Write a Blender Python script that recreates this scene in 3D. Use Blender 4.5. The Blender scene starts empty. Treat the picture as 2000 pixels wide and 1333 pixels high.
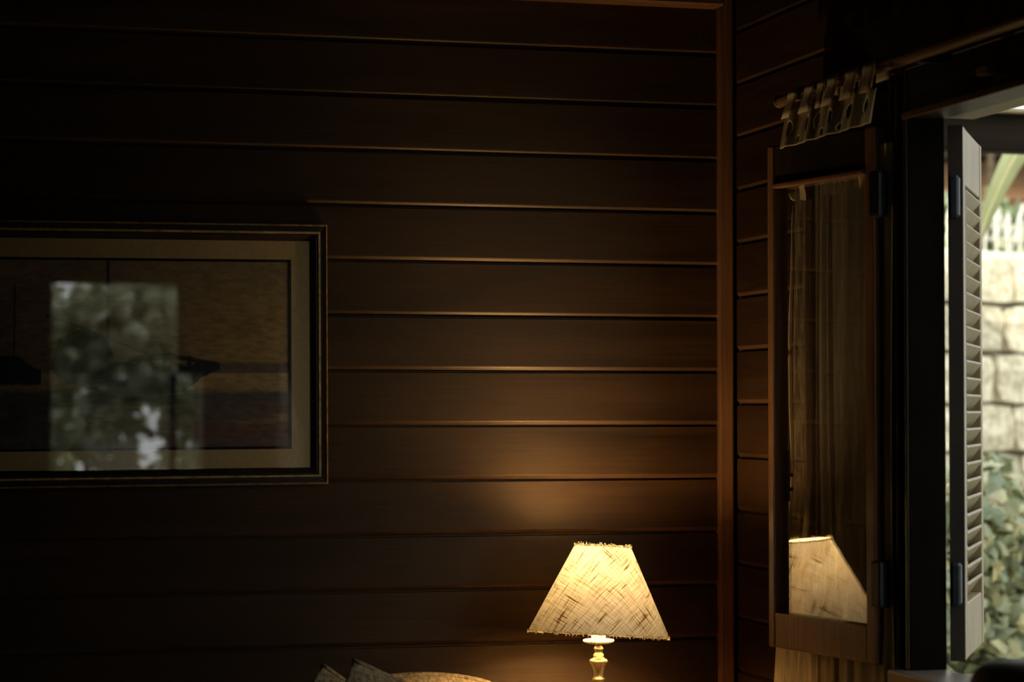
import bpy, bmesh, math, random
import numpy as np
from mathutils import Vector, Matrix, noise as mnoise

random.seed(7)
rng = np.random.default_rng(7)
S = bpy.context.scene
COL = S.collection
PI = math.pi
R = math.radians

# ------------------------------------------------------------------ camera, sky, sun, exposure
cd = bpy.data.cameras.new('camera')
cam = bpy.data.objects.new('camera', cd); COL.objects.link(cam)
cam.location = (-1.80, -4.84, 1.45)
cam.rotation_euler = (R(90 + 1.662), 0, R(-14.97))
cd.sensor_width = 36.0; cd.lens = 82.8
cd.dof.use_dof = True; cd.dof.focus_distance = 4.80; cd.dof.aperture_fstop = 3.2
cd.clip_start = 0.05; cd.clip_end = 200
S.camera = cam

W = bpy.data.worlds.new('sky'); S.world = W; W.use_nodes = True
_bg = W.node_tree.nodes['Background']
_bg.inputs[0].default_value = (0.93, 0.97, 0.97, 1); _bg.inputs[1].default_value = 2.55

sd = bpy.data.lights.new('sun', 'SUN'); sd.energy = 4.3; sd.angle = R(0.6); sd.color = (1.0, 0.93, 0.80)
sun = bpy.data.objects.new('sun', sd); COL.objects.link(sun)
sun.rotation_euler = Vector((0.60, 0.68, -0.42)).to_track_quat('-Z', 'Y').to_euler()

vs = S.view_settings
vs.view_transform = 'Standard'; vs.look = 'None'; vs.exposure = 0.0; vs.gamma = 1.0; vs.use_curve_mapping = False
try:
    S.cycles.use_denoising = True; S.cycles.denoising_input_passes = 'RGB_ALBEDO_NORMAL'; S.cycles.denoising_prefilter = 'ACCURATE'
    W.cycles.sampling_method = 'NONE'
    S.cycles.max_bounces = 6; S.cycles.diffuse_bounces = 3; S.cycles.glossy_bounces = 3; S.cycles.transparent_max_bounces = 12
    S.cycles.caustics_reflective = False; S.cycles.caustics_refractive = False
except Exception:
    pass

LAMP_W = 13.7             # watts of the bulb, over its three glowing tubes
LAMP_COL = (1.0, 0.68, 0.33)

# ------------------------------------------------------------------ helpers
def link_mesh(name, me, mat=None, parent=None, loc=None, rot=None, kind=None):
    o = bpy.data.objects.new(name, me); COL.objects.link(o)
    if mat is not None and not me.materials: me.materials.append(mat)
    if parent is not None: o.parent = parent
    if loc is not None: o.location = loc
    if rot is not None: o.rotation_euler = rot
    if kind: o['kind'] = kind
    return o

def bm_obj(name, bm, mat=None, parent=None, loc=None, rot=None, smooth=False, kind=None):
    bmesh.ops.recalc_face_normals(bm, faces=bm.faces)
    me = bpy.data.meshes.new(name); bm.to_mesh(me); bm.free()
    if smooth:
        for p in me.polygons: p.use_smooth = True
    return link_mesh(name, me, mat, parent, loc, rot, kind)

def pd_obj(name, v, f, mat=None, parent=None, loc=None, rot=None, smooth=False, kind=None):
    me = bpy.data.meshes.new(name); me.from_pydata([tuple(map(float, q)) for q in v], [], f); me.update()
    if smooth:
        for p in me.polygons: p.use_smooth = True
    return link_mesh(name, me, mat, parent, loc, rot, kind)

def empty(name, loc=(0, 0, 0), rot=(0, 0, 0)):
    o = bpy.data.objects.new(name, None); COL.objects.link(o); o.location = loc; o.rotation_euler = rot
    o.empty_display_size = 0.05
    return o

def tag(o, label, cat, group=None, kind=None):
    o['label'] = label; o['category'] = cat
    if group: o['group'] = group
    if kind: o['kind'] = kind
    return o

def struct(o, label=None, cat=None):
    o['kind'] = 'structure'
    if label: o['label'] = label
    if cat: o['category'] = cat
    return o

def add_box(bm, lo, hi, bevel=0.0, seg=1):
    r = bmesh.ops.create_cube(bm, size=1.0)
    vs_ = r['verts']
    c = [(lo[i] + hi[i]) / 2 for i in range(3)]; s = [abs(hi[i] - lo[i]) for i in range(3)]
    for v in vs_:
        v.co = Vector((v.co.x * s[0] + c[0], v.co.y * s[1] + c[1], v.co.z * s[2] + c[2]))
    if bevel > 0:
        es = list({e for v in vs_ for e in v.link_edges})
        bmesh.ops.bevel(bm, geom=es, offset=min(bevel, min(s) * 0.45), segments=seg, profile=0.6, affect='EDGES')

def box_obj(name, lo, hi, mat, parent=None, bevel=0.0, seg=1, loc=None, rot=None, kind=None):
    bm = bmesh.new(); add_box(bm, lo, hi, bevel, seg)
    return bm_obj(name, bm, mat, parent, loc, rot, kind=kind)

def lathe(prof, n=40, scallop=None):
    v = []; f = []
    for r, z in prof:
        for k in range(n):
            a = 2 * PI * k / n
            rr = r
            if scallop: rr = r * (1 + scallop[1] * abs(math.cos(a * scallop[0] / 2)) - scallop[1]) if r > scallop[2] else r
            v.append((rr * math.cos(a), rr * math.sin(a), z))
    for i in range(len(prof) - 1):
        for k in range(n):
            k2 = (k + 1) % n
            f.append((i * n + k, i * n + k2, (i + 1) * n + k2, (i + 1) * n + k))
    f.append(tuple(range(n - 1, -1, -1))); f.append(tuple((len(prof) - 1) * n + k for k in range(n)))
    return v, f

def tube(pts, rad, n=10, closed=False):
    """swept tube along points; rad scalar or list"""
    P = [Vector(p) for p in pts]; m = len(P); v = []; f = []
    up = Vector((0, 0, 1))
    for i, p in enumerate(P):
        a = P[(i - 1) % m] if (closed or i > 0) else P[i]
        b = P[(i + 1) % m] if (closed or i < m - 1) else P[i]
        t = (b - a).normalized()
        s = t.cross(up)
        if s.length < 1e-4: s = t.cross(Vector((1, 0, 0)))
        s.normalize(); w = s.cross(t).normalized()
        r = rad[i] if isinstance(rad, (list, tuple)) else rad
        for k in range(n):
            an = 2 * PI * k / n
            v.append(p + (s * math.cos(an) + w * math.sin(an)) * r)
    for i in range(m if closed else m - 1):
        j = (i + 1) % m
        for k in range(n):
            k2 = (k + 1) % n
            f.append((i * n + k, i * n + k2, j * n + k2, j * n + k))
    if not closed:
        f.append(tuple(range(n - 1, -1, -1))); f.append(tuple((m - 1) * n + k for k in range(n)))
    return v, f

def grid_sheet(fn, nu, nv, keep=None):
    v = []; f = []
    for j in range(nv + 1):
        for i in range(nu + 1):
            v.append(fn(i / nu, j / nv))
    for j in range(nv):
        for i in range(nu):
            if keep is None or keep((i + .5) / nu, (j + .5) / nv):
                a = j * (nu + 1) + i
                f.append((a, a + 1, a + nu + 2, a + nu + 1))
    return v, f

# ------------------------------------------------------------------ materials
def new_mat(name):
    m = bpy.data.materials.new(name); m.use_nodes = True
    nt = m.node_tree; nt.nodes.clear()
    out = nt.nodes.new('ShaderNodeOutputMaterial')
    return m, nt, out

def N(nt, t, **kw):
    n = nt.nodes.new(t)
    for k, v in kw.items():
        if k.startswith('i_'):
            key = k[2:].replace('_', ' ')
            n.inputs[key].default_value = v
        else: setattr(n, k, v)
    return n

def ramp(nt, stops):
    n = nt.nodes.new('ShaderNodeValToRGB')
    el = n.color_ramp.elements
    while len(el) < len(stops): el.new(0.5)
    for e, (p, c) in zip(el, stops):
        e.position = p; e.color = (*c, 1) if len(c) == 3 else c
    return n

def principled(nt, out, rough=0.5, spec=0.5):
    b = nt.nodes.new('ShaderNodeBsdfPrincipled')
    b.inputs['Roughness'].default_value = rough
    b.inputs['Specular IOR Level'].default_value = spec
    nt.links.new(b.outputs[0], out.inputs[0])
    return b

def mat_noise(name, c1, c2, scale=8.0, stretch=(1, 1, 1), rough=0.6, spec=0.4, bump=0.0, detail=6, metal=0.0, rand=0.0):
    m, nt, out = new_mat(name); L = nt.links
    b = principled(nt, out, rough, spec); b.inputs['Metallic'].default_value = metal
    tc = N(nt, 'ShaderNodeTexCoord'); mp = N(nt, 'ShaderNodeMapping'); mp.inputs['Scale'].default_value = stretch
    vec = tc.outputs['Object']
    if rand:
        oi = N(nt, 'ShaderNodeObjectInfo'); ml = N(nt, 'ShaderNodeMath', operation='MULTIPLY'); ml.inputs[1].default_value = 37.0
        L.new(oi.outputs['Random'], ml.inputs[0])
        ad = N(nt, 'ShaderNodeVectorMath', operation='ADD'); L.new(vec, ad.inputs[0]); L.new(ml.outputs[0], ad.inputs[1]); vec = ad.outputs[0]
    L.new(vec, mp.inputs['Vector'])
    nz = N(nt, 'ShaderNodeTexNoise'); nz.inputs['Scale'].default_value = scale; nz.inputs['Detail'].default_value = detail
    L.new(mp.outputs[0], nz.inputs['Vector'])
    rp = ramp(nt, [(0.3, c1), (0.7, c2)]); L.new(nz.outputs['Fac'], rp.inputs[0])
    col = rp.outputs[0]
    if rand:
        hs = N(nt, 'ShaderNodeHueSaturation'); mr = N(nt, 'ShaderNodeMapRange'); mr.inputs['To Min'].default_value = 1 - rand; mr.inputs['To Max'].default_value = 1 + rand
        L.new(oi.outputs['Random'], mr.inputs['Value']); L.new(mr.outputs[0], hs.inputs['Value']); L.new(col, hs.inputs['Color']); col = hs.outputs[0]
    L.new(col, b.inputs['Base Color'])
    if bump:
        bp = N(nt, 'ShaderNodeBump'); bp.inputs['Strength'].default_value = bump; bp.inputs['Distance'].default_value = 0.004
        L.new(nz.outputs['Fac'], bp.inputs['Height']); L.new(bp.outputs[0], b.inputs['Normal'])
    return m

def mat_wood(name, c1, c2, c3, axis=0, rough=0.42, spec=0.35, rand=0.12, aniso=0.0, tint=None):
    """dark stained wood: long grain along local axis, figure and fine pores"""
    m, nt, out = new_mat(name); L = nt.links
    b = principled(nt, out, rough, spec)
    tc = N(nt, 'ShaderNodeTexCoord'); oi = N(nt, 'ShaderNodeObjectInfo')
    ml = N(nt, 'ShaderNodeMath', operation='MULTIPLY'); ml.inputs[1].default_value = 23.0
    L.new(oi.outputs['Random'], ml.inputs[0])
    ad = N(nt, 'ShaderNodeVectorMath', operation='ADD'); L.new(tc.outputs['Object'], ad.inputs[0]); L.new(ml.outputs[0], ad.inputs[1])
    s1 = [9.0, 9.0, 9.0]; s1[axis] = 0.9
    s2 = [160.0, 160.0, 160.0]; s2[axis] = 5.0
    m1 = N(nt, 'ShaderNodeMapping'); m1.inputs['Scale'].default_value = s1; L.new(ad.outputs[0], m1.inputs['Vector'])
    m2 = N(nt, 'ShaderNodeMapping'); m2.inputs['Scale'].default_value = s2; L.new(ad.outputs[0], m2.inputs['Vector'])
    n1 = N(nt, 'ShaderNodeTexNoise'); n1.inputs['Scale'].default_value = 1.6; n1.inputs['Detail'].default_value = 5; n1.inputs['Distortion'].default_value = 0.7
    n2 = N(nt, 'ShaderNodeTexNoise'); n2.inputs['Scale'].default_value = 1.0; n2.inputs['Detail'].default_value = 3
    L.new(m1.outputs[0], n1.inputs['Vector']); L.new(m2.outputs[0], n2.inputs['Vector'])
    r1 = ramp(nt, [(0.28, c1), (0.5, c2), (0.75, c3)]); L.new(n1.outputs['Fac'], r1.inputs[0])
    r2 = ramp(nt, [(0.3, (0.72, 0.72, 0.72)), (0.65, (1.12, 1.12, 1.12))]); L.new(n2.outputs['Fac'], r2.inputs[0])
    mx = N(nt, 'ShaderNodeMixRGB', blend_type='MULTIPLY'); mx.inputs[0].default_value = 1.0
    L.new(r1.outputs[0], mx.inputs[1]); L.new(r2.outputs[0], mx.inputs[2])
    hs = N(nt, 'ShaderNodeHueSaturation'); mr = N(nt, 'ShaderNodeMapRange'); mr.inputs['To Min'].default_value = 1 - rand; mr.inputs['To Max'].default_value = 1 + rand
    L.new(oi.outputs['Random'], mr.inputs['Value']); L.new(mr.outputs[0], hs.inputs['Value']); L.new(mx.outputs[0], hs.inputs['Color'])
    L.new(hs.outputs[0], b.inputs['Base Color'])
    if tint: b.inputs['Specular Tint'].default_value = (*tint, 1)
    if aniso:                                             # sheen of the planed grain spreads across the board
        b.inputs['Anisotropic'].default_value = aniso
        vt = N(nt, 'ShaderNodeVectorTransform'); vt.vector_type = 'VECTOR'; vt.convert_from = 'OBJECT'; vt.convert_to = 'WORLD'
        vt.inputs[0].default_value = (0, 0, 1); L.new(vt.outputs[0], b.inputs['Tangent'])
    rr = N(nt, 'ShaderNodeMapRange'); rr.inputs['To Min'].default_value = rough - .06; rr.inputs['To Max'].default_value = rough + .1
    L.new(n1.outputs['Fac'], rr.inputs['Value']); L.new(rr.outputs[0], b.inputs['Roughness'])
    bp = N(nt, 'ShaderNodeBump'); bp.inputs['Strength'].default_value = 0.15; bp.inputs['Distance'].default_value = 0.002
    L.new(n2.outputs['Fac'], bp.inputs['Height']); L.new(bp.outputs[0], b.inputs['Normal'])
    return m

def mat_glass(name, r0=0.04, tint=(1, 1, 1), rough=0.0):
    """clear pane: Fresnel (Schlick) blend of straight transmission and mirror reflection"""
    m, nt, out = new_mat(name); L = nt.links
    g = N(nt, 'ShaderNodeNewGeometry'); d = N(nt, 'ShaderNodeVectorMath', operation='DOT_PRODUCT')
    L.new(g.outputs['Incoming'], d.inputs[0]); L.new(g.outputs['Normal'], d.inputs[1])
    ab = N(nt, 'ShaderNodeMath', operation='ABSOLUTE'); L.new(d.outputs['Value'], ab.inputs[0])
    om = N(nt, 'ShaderNodeMath', operation='SUBTRACT'); om.inputs[0].default_value = 1.0; L.new(ab.outputs[0], om.inputs[1])
    pw = N(nt, 'ShaderNodeMath', operation='POWER'); pw.inputs[1].default_value = 5.0; L.new(om.outputs[0], pw.inputs[0])
    ma = N(nt, 'ShaderNodeMath', operation='MULTIPLY_ADD'); ma.inputs[1].default_value = 1 - r0; ma.inputs[2].default_value = r0; L.new(pw.outputs[0], ma.inputs[0])
    tr = N(nt, 'ShaderNodeBsdfTransparent'); tr.inputs[0].default_value = (*tint, 1)
    gl = N(nt, 'ShaderNodeBsdfGlossy'); gl.inputs['Roughness'].default_value = rough
    mx = N(nt, 'ShaderNodeMixShader'); L.new(ma.outputs[0], mx.inputs[0]); L.new(tr.outputs[0], mx.inputs[1]); L.new(gl.outputs[0], mx.inputs[2])
    L.new(mx.outputs[0], out.inputs[0])
    return m

def mat_cloth(name, c1, c2, scale=60, trans=0.35, clear=0.25, rough=0.9):
    """thin woven cloth that lets light and some view through"""
    m, nt, out = new_mat(name); L = nt.links
    tc = N(nt, 'ShaderNodeTexCoord'); mp = N(nt, 'ShaderNodeMapping'); mp.inputs['Scale'].default_value = (1, 1, 0.18)
    L.new(tc.outputs['Object'], mp.inputs['Vector'])
    nz = N(nt, 'ShaderNodeTexNoise'); nz.inputs['Scale'].default_value = scale; nz.inputs['Detail'].default_value = 5
    L.new(mp.outputs[0], nz.inputs['Vector'])
    rp = ramp(nt, [(0.3, c1), (0.7, c2)]); L.new(nz.outputs['Fac'], rp.inputs[0])
    df = N(nt, 'ShaderNodeBsdfDiffuse'); tl = N(nt, 'ShaderNodeBsdfTranslucent'); tp = N(nt, 'ShaderNodeBsdfTransparent')
    L.new(rp.outputs[0], df.inputs[0]); L.new(rp.outputs[0], tl.inputs[0])
    a = N(nt, 'ShaderNodeMixShader'); a.inputs[0].default_value = trans; L.new(df.outputs[0], a.inputs[1]); L.new(tl.outputs[0], a.inputs[2])
    mr = N(nt, 'ShaderNodeMapRange'); mr.inputs['To Min'].default_value = min(1, clear * 1.5); mr.inputs['To Max'].default_value = clear * 0.5
    mr.inputs['From Min'].default_value = 0.3; mr.inputs['From Max'].default_value = 0.7
    L.new(nz.outputs['Fac'], mr.inputs['Value'])
    b = N(nt, 'ShaderNodeMixShader'); L.new(mr.outputs[0], b.inputs[0]); L.new(a.outputs[0], b.inputs[1]); L.new(tp.outputs[0], b.inputs[2])
    L.new(b.outputs[0], out.inputs[0])
    return m

def mat_leaf(name, c1, c2, rough=0.35, trans=0.25):
    m, nt, out = new_mat(name); L = nt.links
    at = N(nt, 'ShaderNodeAttribute'); at.attribute_name = 'tint'
    rp = ramp(nt, [(0.0, c1), (1.0, c2)]); L.new(at.outputs['Fac'], rp.inputs[0])
    b = N(nt, 'ShaderNodeBsdfPrincipled'); b.inputs['Roughness'].default_value = rough; L.new(rp.outputs[0], b.inputs['Base Color'])
    tl = N(nt, 'ShaderNodeBsdfTranslucent'); L.new(rp.outputs[0], tl.inputs[0])
    mx = N(nt, 'ShaderNodeMixShader'); mx.inputs[0].default_value = trans; L.new(b.outputs[0], mx.inputs[1]); L.new(tl.outputs[0], mx.inputs[2])
    L.new(mx.outputs[0], out.inputs[0])
    return m

def mat_shade(name):
    """slubby open-weave linen; uv = flat pattern of the cone in metres, threads on the bias"""
    m, nt, out = new_mat(name); L = nt.links
    uv = N(nt, 'ShaderNodeUVMap'); uv.uv_map = 'flat'
    def thread(rot, su, sv, lo, hi, det=3):
        mp = N(nt, 'ShaderNodeMapping'); mp.inputs['Rotation'].default_value = (0, 0, rot)
        L.new(uv.outputs[0], mp.inputs['Vector'])
        m2 = N(nt, 'ShaderNodeMapping'); m2.inputs['Scale'].default_value = (su, sv, 1); L.new(mp.outputs[0], m2.inputs['Vector'])
        nz = N(nt, 'ShaderNodeTexNoise'); nz.inputs['Scale'].default_value = 1.0; nz.inputs['Detail'].default_value = det
        L.new(m2.outputs[0], nz.inputs['Vector'])
        mr = N(nt, 'ShaderNodeMapRange'); mr.interpolation_type = 'SMOOTHSTEP'
        mr.inputs['From Min'].default_value = lo; mr.inputs['From Max'].default_value = hi
        L.new(nz.outputs['Fac'], mr.inputs['Value'])
        return mr.outputs[0]
    def mul(a, k):
        n = N(nt, 'ShaderNodeMath', operation='MULTIPLY'); L.new(a, n.inputs[0]); n.inputs[1].default_value = k; return n.outputs[0]
    def add(a, b):
        n = N(nt, 'ShaderNodeMath', operation='ADD', use_clamp=True); L.new(a, n.inputs[0]); L.new(b, n.inputs[1]); return n.outputs[0]
    q = R(45)
    t = mul(thread(q, 520, 14, .42, .72), .47)
    t = add(t, mul(thread(-q, 520, 14, .42, .72), .47))
    t = add(t, mul(thread(q, 200, 16, .60, .74, 1), .80))
    t = add(t, mul(thread(-q, 210, 15, .62, .76, 1), .75))
    rp = ramp(nt, [(0.0, (0.88, 0.84, 0.68)), (0.5, (0.56, 0.44, 0.24)), (1.0, (0.16, 0.095, 0.035))])
    L.new(t, rp.inputs[0])
    tl = N(nt, 'ShaderNodeBsdfTranslucent'); df = N(nt, 'ShaderNodeBsdfDiffuse'); tp = N(nt, 'ShaderNodeBsdfTransparent')
    L.new(rp.outputs[0], tl.inputs[0]); L.new(rp.outputs[0], df.inputs[0])
    a = N(nt, 'ShaderNodeMixShader'); a.inputs[0].default_value = 0.044; L.new(df.outputs[0], a.inputs[1]); L.new(tl.outputs[0], a.inputs[2])
    gap = N(nt, 'ShaderNodeMapRange'); gap.inputs['To Min'].default_value = 0.0008; gap.inputs['To Max'].default_value = 0.0
    L.new(t, gap.inputs['Value'])
    b = N(nt, 'ShaderNodeMixShader'); L.new(gap.outputs[0], b.inputs[0]); L.new(a.outputs[0], b.inputs[1]); L.new(tp.outputs[0], b.inputs[2])
    L.new(b.outputs[0], out.inputs[0])
    return m

def mat_emit(name, col, strength):
    m, nt, out = new_mat(name)
    e = N(nt, 'ShaderNodeEmission'); e.inputs[0].default_value = (*col, 1); e.inputs[1].default_value = strength
    nt.links.new(e.outputs[0], out.inputs[0]); return m

def mat_bulb(name, col, strength):
    m, nt, out = new_mat(name)
    e = N(nt, 'ShaderNodeEmission'); e.inputs[0].default_value = (*col, 1); e.inputs[1].default_value = strength
    t = N(nt, 'ShaderNodeBsdfTransparent'); mx = N(nt, 'ShaderNodeMixShader'); mx.inputs[0].default_value = 0.1
    nt.links.new(t.outputs[0], mx.inputs[1]); nt.links.new(e.outputs[0], mx.inputs[2]); nt.links.new(mx.outputs[0], out.inputs[0]); return m

def mat_vcol(name, rough=0.6):
    m, nt, out = new_mat(name); b = principled(nt, out, rough, 0.2)
    at = N(nt, 'ShaderNodeAttribute'); at.attribute_name = 'paint'
    nz = N(nt, 'ShaderNodeTexNoise'); nz.inputs['Scale'].default_value = 90; nz.inputs['Detail'].default_value = 4
    tc = N(nt, 'ShaderNodeTexCoord'); mp = N(nt, 'ShaderNodeMapping'); mp.inputs['Scale'].default_value = (0.5, 1, 1.4)
    nt.links.new(tc.outputs['Object'], mp.inputs[0]); nt.links.new(mp.outputs[0], nz.inputs['Vector'])
    rp = ramp(nt, [(0.3, (0.75, 0.75, 0.75)), (0.7, (1.2, 1.2, 1.2))]); nt.links.new(nz.outputs['Fac'], rp.inputs[0])
    mx = N(nt, 'ShaderNodeMixRGB', blend_type='MULTIPLY'); mx.inputs[0].default_value = 1
    nt.links.new(at.outputs['Color'], mx.inputs[1]); nt.links.new(rp.outputs[0], mx.inputs[2])
    nt.links.new(mx.outputs[0], b.inputs['Base Color'])
    return m

M = {}
M['board'] = mat_wood('stained_board', (0.014, 0.0064, 0.0029), (0.028, 0.0130, 0.0058), (0.046, 0.0215, 0.0095), 0, rough=0.50, spec=0.55, aniso=0.45, tint=(1.0, 0.70, 0.42), rand=.25)
M['edge_glint'] = mat_wood('board_edge_glint', (0.040, 0.019, 0.0085), (0.066, 0.032, 0.0145), (0.10, 0.049, 0.022), 0, rough=0.42, spec=0.55, tint=(1.0, 0.75, 0.5), rand=.2)  # lighter than the boards, paints the lamp's highlight along their lower edges
M['backing'] = mat_noise('dark_backing', (0.012, 0.007, 0.004), (0.02, 0.012, 0.007), 12, rough=0.9)
M['trimwood'] = mat_wood('reddish_trim_wood', (0.12, 0.052, 0.021), (0.17, 0.078, 0.032), (0.22, 0.105, 0.044), 2, rough=0.38)
M['trimwood_x'] = mat_wood('reddish_trim_wood_level', (0.12, 0.052, 0.021), (0.17, 0.078, 0.032), (0.22, 0.105, 0.044), 0, rough=0.38)
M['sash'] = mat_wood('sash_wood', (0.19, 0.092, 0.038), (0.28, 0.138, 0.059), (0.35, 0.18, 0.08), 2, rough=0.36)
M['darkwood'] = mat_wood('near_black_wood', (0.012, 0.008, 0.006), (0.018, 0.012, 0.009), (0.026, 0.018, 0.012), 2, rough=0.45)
M['jamb'] = mat_noise('near_black_jamb', (0.0035, 0.003, 0.0025), (0.006, 0.005, 0.004), 20, (1, 1, .3), rough=1.0, spec=0.0)  # matt and evenly near black
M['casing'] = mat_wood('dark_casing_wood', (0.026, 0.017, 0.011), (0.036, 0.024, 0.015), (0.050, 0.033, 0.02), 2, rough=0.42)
M['sill'] = mat_wood('sill_wood', (0.06, 0.045, 0.035), (0.085, 0.066, 0.05), (0.11, 0.085, 0.065), 1, rough=0.32, spec=0.5)
M['shutter'] = mat_noise('weathered_olive_paint', (0.165, 0.128, 0.062), (0.24, 0.19, 0.096), 30, (1, 1, .3), rough=0.5, bump=.1)
M['edge_shade'] = mat_noise('shaded_shutter_edge', (0.018, 0.013, 0.009), (0.03, 0.022, 0.015), 20, (1, 1, .3), rough=0.6)  # dark tone painting in the shade on the shutter's edge
M['glass'] = mat_glass('old_window_glass', 0.22)
M['picglass'] = mat_glass('picture_glass', 0.075)
M['iron'] = mat_noise('dark_iron', (0.02, 0.024, 0.03), (0.04, 0.045, 0.055), 40, rough=0.5, metal=0.6)
M['brass'] = mat_noise('aged_brass', (0.42, 0.33, 0.18), (0.62, 0.52, 0.32), 60, rough=0.34, metal=0.85)
M['cream'] = mat_noise('cream_enamel', (0.72, 0.66, 0.52), (0.82, 0.77, 0.64), 30, rough=0.35)
M['gold'] = mat_noise('worn_gold_leaf', (0.34, 0.20, 0.07), (0.78, 0.52, 0.22), 70, rough=0.36, metal=0.45)
M['frameblack'] = mat_noise('black_brown_lacquer', (0.022, 0.014, 0.009), (0.04, 0.026, 0.016), 40, rough=0.35)
M['mat'] = mat_noise('ochre_mat_board', (0.74, 0.50, 0.21), (0.86, 0.60, 0.27), 120, rough=0.9)
M['liner'] = mat_noise('dark_liner', (0.02, 0.017, 0.014), (0.035, 0.03, 0.022), 60, rough=0.8)
M['shade'] = mat_shade('open_weave_linen')
M['fray'] = mat_cloth('frayed_linen_edge', (0.42, 0.33, 0.19), (0.95, 0.90, 0.74), 300, 0.45, 0.0)
M['bulb'] = mat_bulb('lit_bulb_glass', LAMP_COL, 18.0)
M['curtain'] = mat_cloth('sheer_linen', (0.72, 0.64, 0.45), (0.88, 0.80, 0.60), 70, 0.3, 0.14)
M['voile'] = mat_cloth('clear_voile', (0.5, 0.42, 0.27), (0.6, 0.5, 0.33), 90, 0.35, 0.62)
M['crochet'] = mat_cloth('crochet_cotton', (0.72, 0.60, 0.40), (0.88, 0.77, 0.55), 140, 0.3, 0.04)
M['rod'] = mat_wood('rod_wood', (0.16, 0.085, 0.035), (0.22, 0.12, 0.05), (0.28, 0.155, 0.07), 1, rough=0.45)
M['tweed'] = mat_noise('olive_tweed', (0.16, 0.115, 0.055), (0.46, 0.35, 0.19), 130, rough=0.95, bump=0.6, detail=3)
M['daybed'] = mat_noise('brown_upholstery', (0.05, 0.035, 0.02), (0.09, 0.06, 0.035), 60, rough=0.95)
M['leather'] = mat_noise('black_leather', (0.010, 0.009, 0.009), (0.018, 0.016, 0.015), 60, rough=0.55, bump=0.2)
M['floor'] = mat_wood('floor_board_wood', (0.03, 0.016, 0.009), (0.05, 0.026, 0.014), (0.07, 0.038, 0.02), 1, rough=0.4)
M['ceiling'] = mat_wood('ceiling_wood', (0.02, 0.011, 0.007), (0.03, 0.017, 0.01), (0.045, 0.025, 0.014), 1, rough=0.6)
M['plaster'] = mat_noise('dark_outer_plaster', (0.30, 0.27, 0.22), (0.38, 0.35, 0.29), 6, rough=0.95)
M['stone'] = mat_noise('mossy_limestone', (0.46, 0.39, 0.24), (0.86, 0.80, 0.62), 11, (1, 1, 0.55), rough=0.95, bump=0.8, detail=9, rand=0.16)
M['mortar'] = mat_noise('dark_mortar', (0.16, 0.14, 0.10), (0.3, 0.27, 0.19), 20, rough=1.0)
M['ground'] = mat_noise('pale_bounce_ground', (0.30, 0.27, 0.18), (0.46, 0.42, 0.30), 3, rough=1.0)  # pale tone set so the unseen ground bounces sunlight onto wall and ivy
M['leaf'] = mat_leaf('ivy_leaf', (0.30, 0.36, 0.23), (0.90, 0.80, 0.44))
M['hedge'] = mat_leaf('hedge_leaf', (0.14, 0.19, 0.08), (0.66, 0.70, 0.42), trans=0.5)
M['rearleaf'] = mat_leaf('pale_variegated_leaf', (0.42, 0.46, 0.30), (0.88, 0.88, 0.70), trans=0.5)
M['boxleaf'] = mat_leaf('dark_hedge_leaf', (0.025, 0.04, 0.018), (0.10, 0.13, 0.05))
M['stem'] = mat_noise('brown_stem', (0.06, 0.045, 0.025), (0.12, 0.09, 0.05), 30, rough=0.9)
M['frond'] = mat_noise('pale_green_blade', (0.30, 0.34, 0.14), (0.52, 0.52, 0.24), 9, (1, 1, .4), rough=0.5)
M['midrib'] = mat_noise('yellow_midrib', (0.6, 0.55, 0.25), (0.7, 0.65, 0.33), 9, rough=0.5)
M['white'] = mat_noise('weathered_white_paint', (0.52, 0.50, 0.42), (0.70, 0.68, 0.60), 25, rough=0.6)
M['beam'] = mat_wood('porch_beam_wood', (0.013, 0.009, 0.006), (0.02, 0.014, 0.009), (0.028, 0.02, 0.013), 0, rough=0.85, spec=0.1)
M['beamcap'] = mat_noise('tan_cap_board', (0.36, 0.28, 0.16), (0.46, 0.37, 0.22), 12, rough=0.8)
M['shed'] = mat_wood('brown_shed_plank', (0.14, 0.07, 0.03), (0.20, 0.10, 0.045), (0.27, 0.15, 0.07), 0, rough=0.8)
M['canvas'] = mat_vcol('painted_seascape')

M['bulb'].cycles.emission_sampling = 'NONE'

# ------------------------------------------------------------------ room shell
XL, YR, ZC = -4.2, -6.5, 2.62          # left wall, rear wall, ceiling
P = 0.115                              # pitch of the wall boards

fl = struct(box_obj('floor', (XL - .1, YR - .1, -.08), (.12, .12, -.016), M['backing']), 'dark timber floor', 'floor')
bm = bmesh.new(); add_box(bm, (-.069, 0, -.016), (.069, -YR, 0), .002)
pl = None
n = 0
x = XL + .07
while x < .0:
    if pl is None:
        pl = bm_obj('plank', bm, M['floor'], fl, loc=(x, YR, 0)); me_plank = pl.data
    else:
        link_mesh('plank', me_plank, None, fl, loc=(x, YR, 0))
    x += .14
ce = struct(box_obj('ceiling', (XL - .1, YR - .1, ZC), (.55, 1.9, ZC + .09), M['ceiling']), 'dark timber ceiling running out to the eave', 'ceiling')

struct(box_obj('shade_roof', (XL - .1, YR - .1, ZC + .09), (.55, 2.6, 3.06), M['plaster']), 'unseen roof block of the house, raised to shade the garden wall', 'roof')  # added unseen block, its height sets the shadow line on the stone wall
wb = struct(box_obj('wall_back', (XL - .1, 0, -.08), (.1, .1, ZC), M['backing']), 'back wall of dark stained horizontal boards', 'wall')

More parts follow.
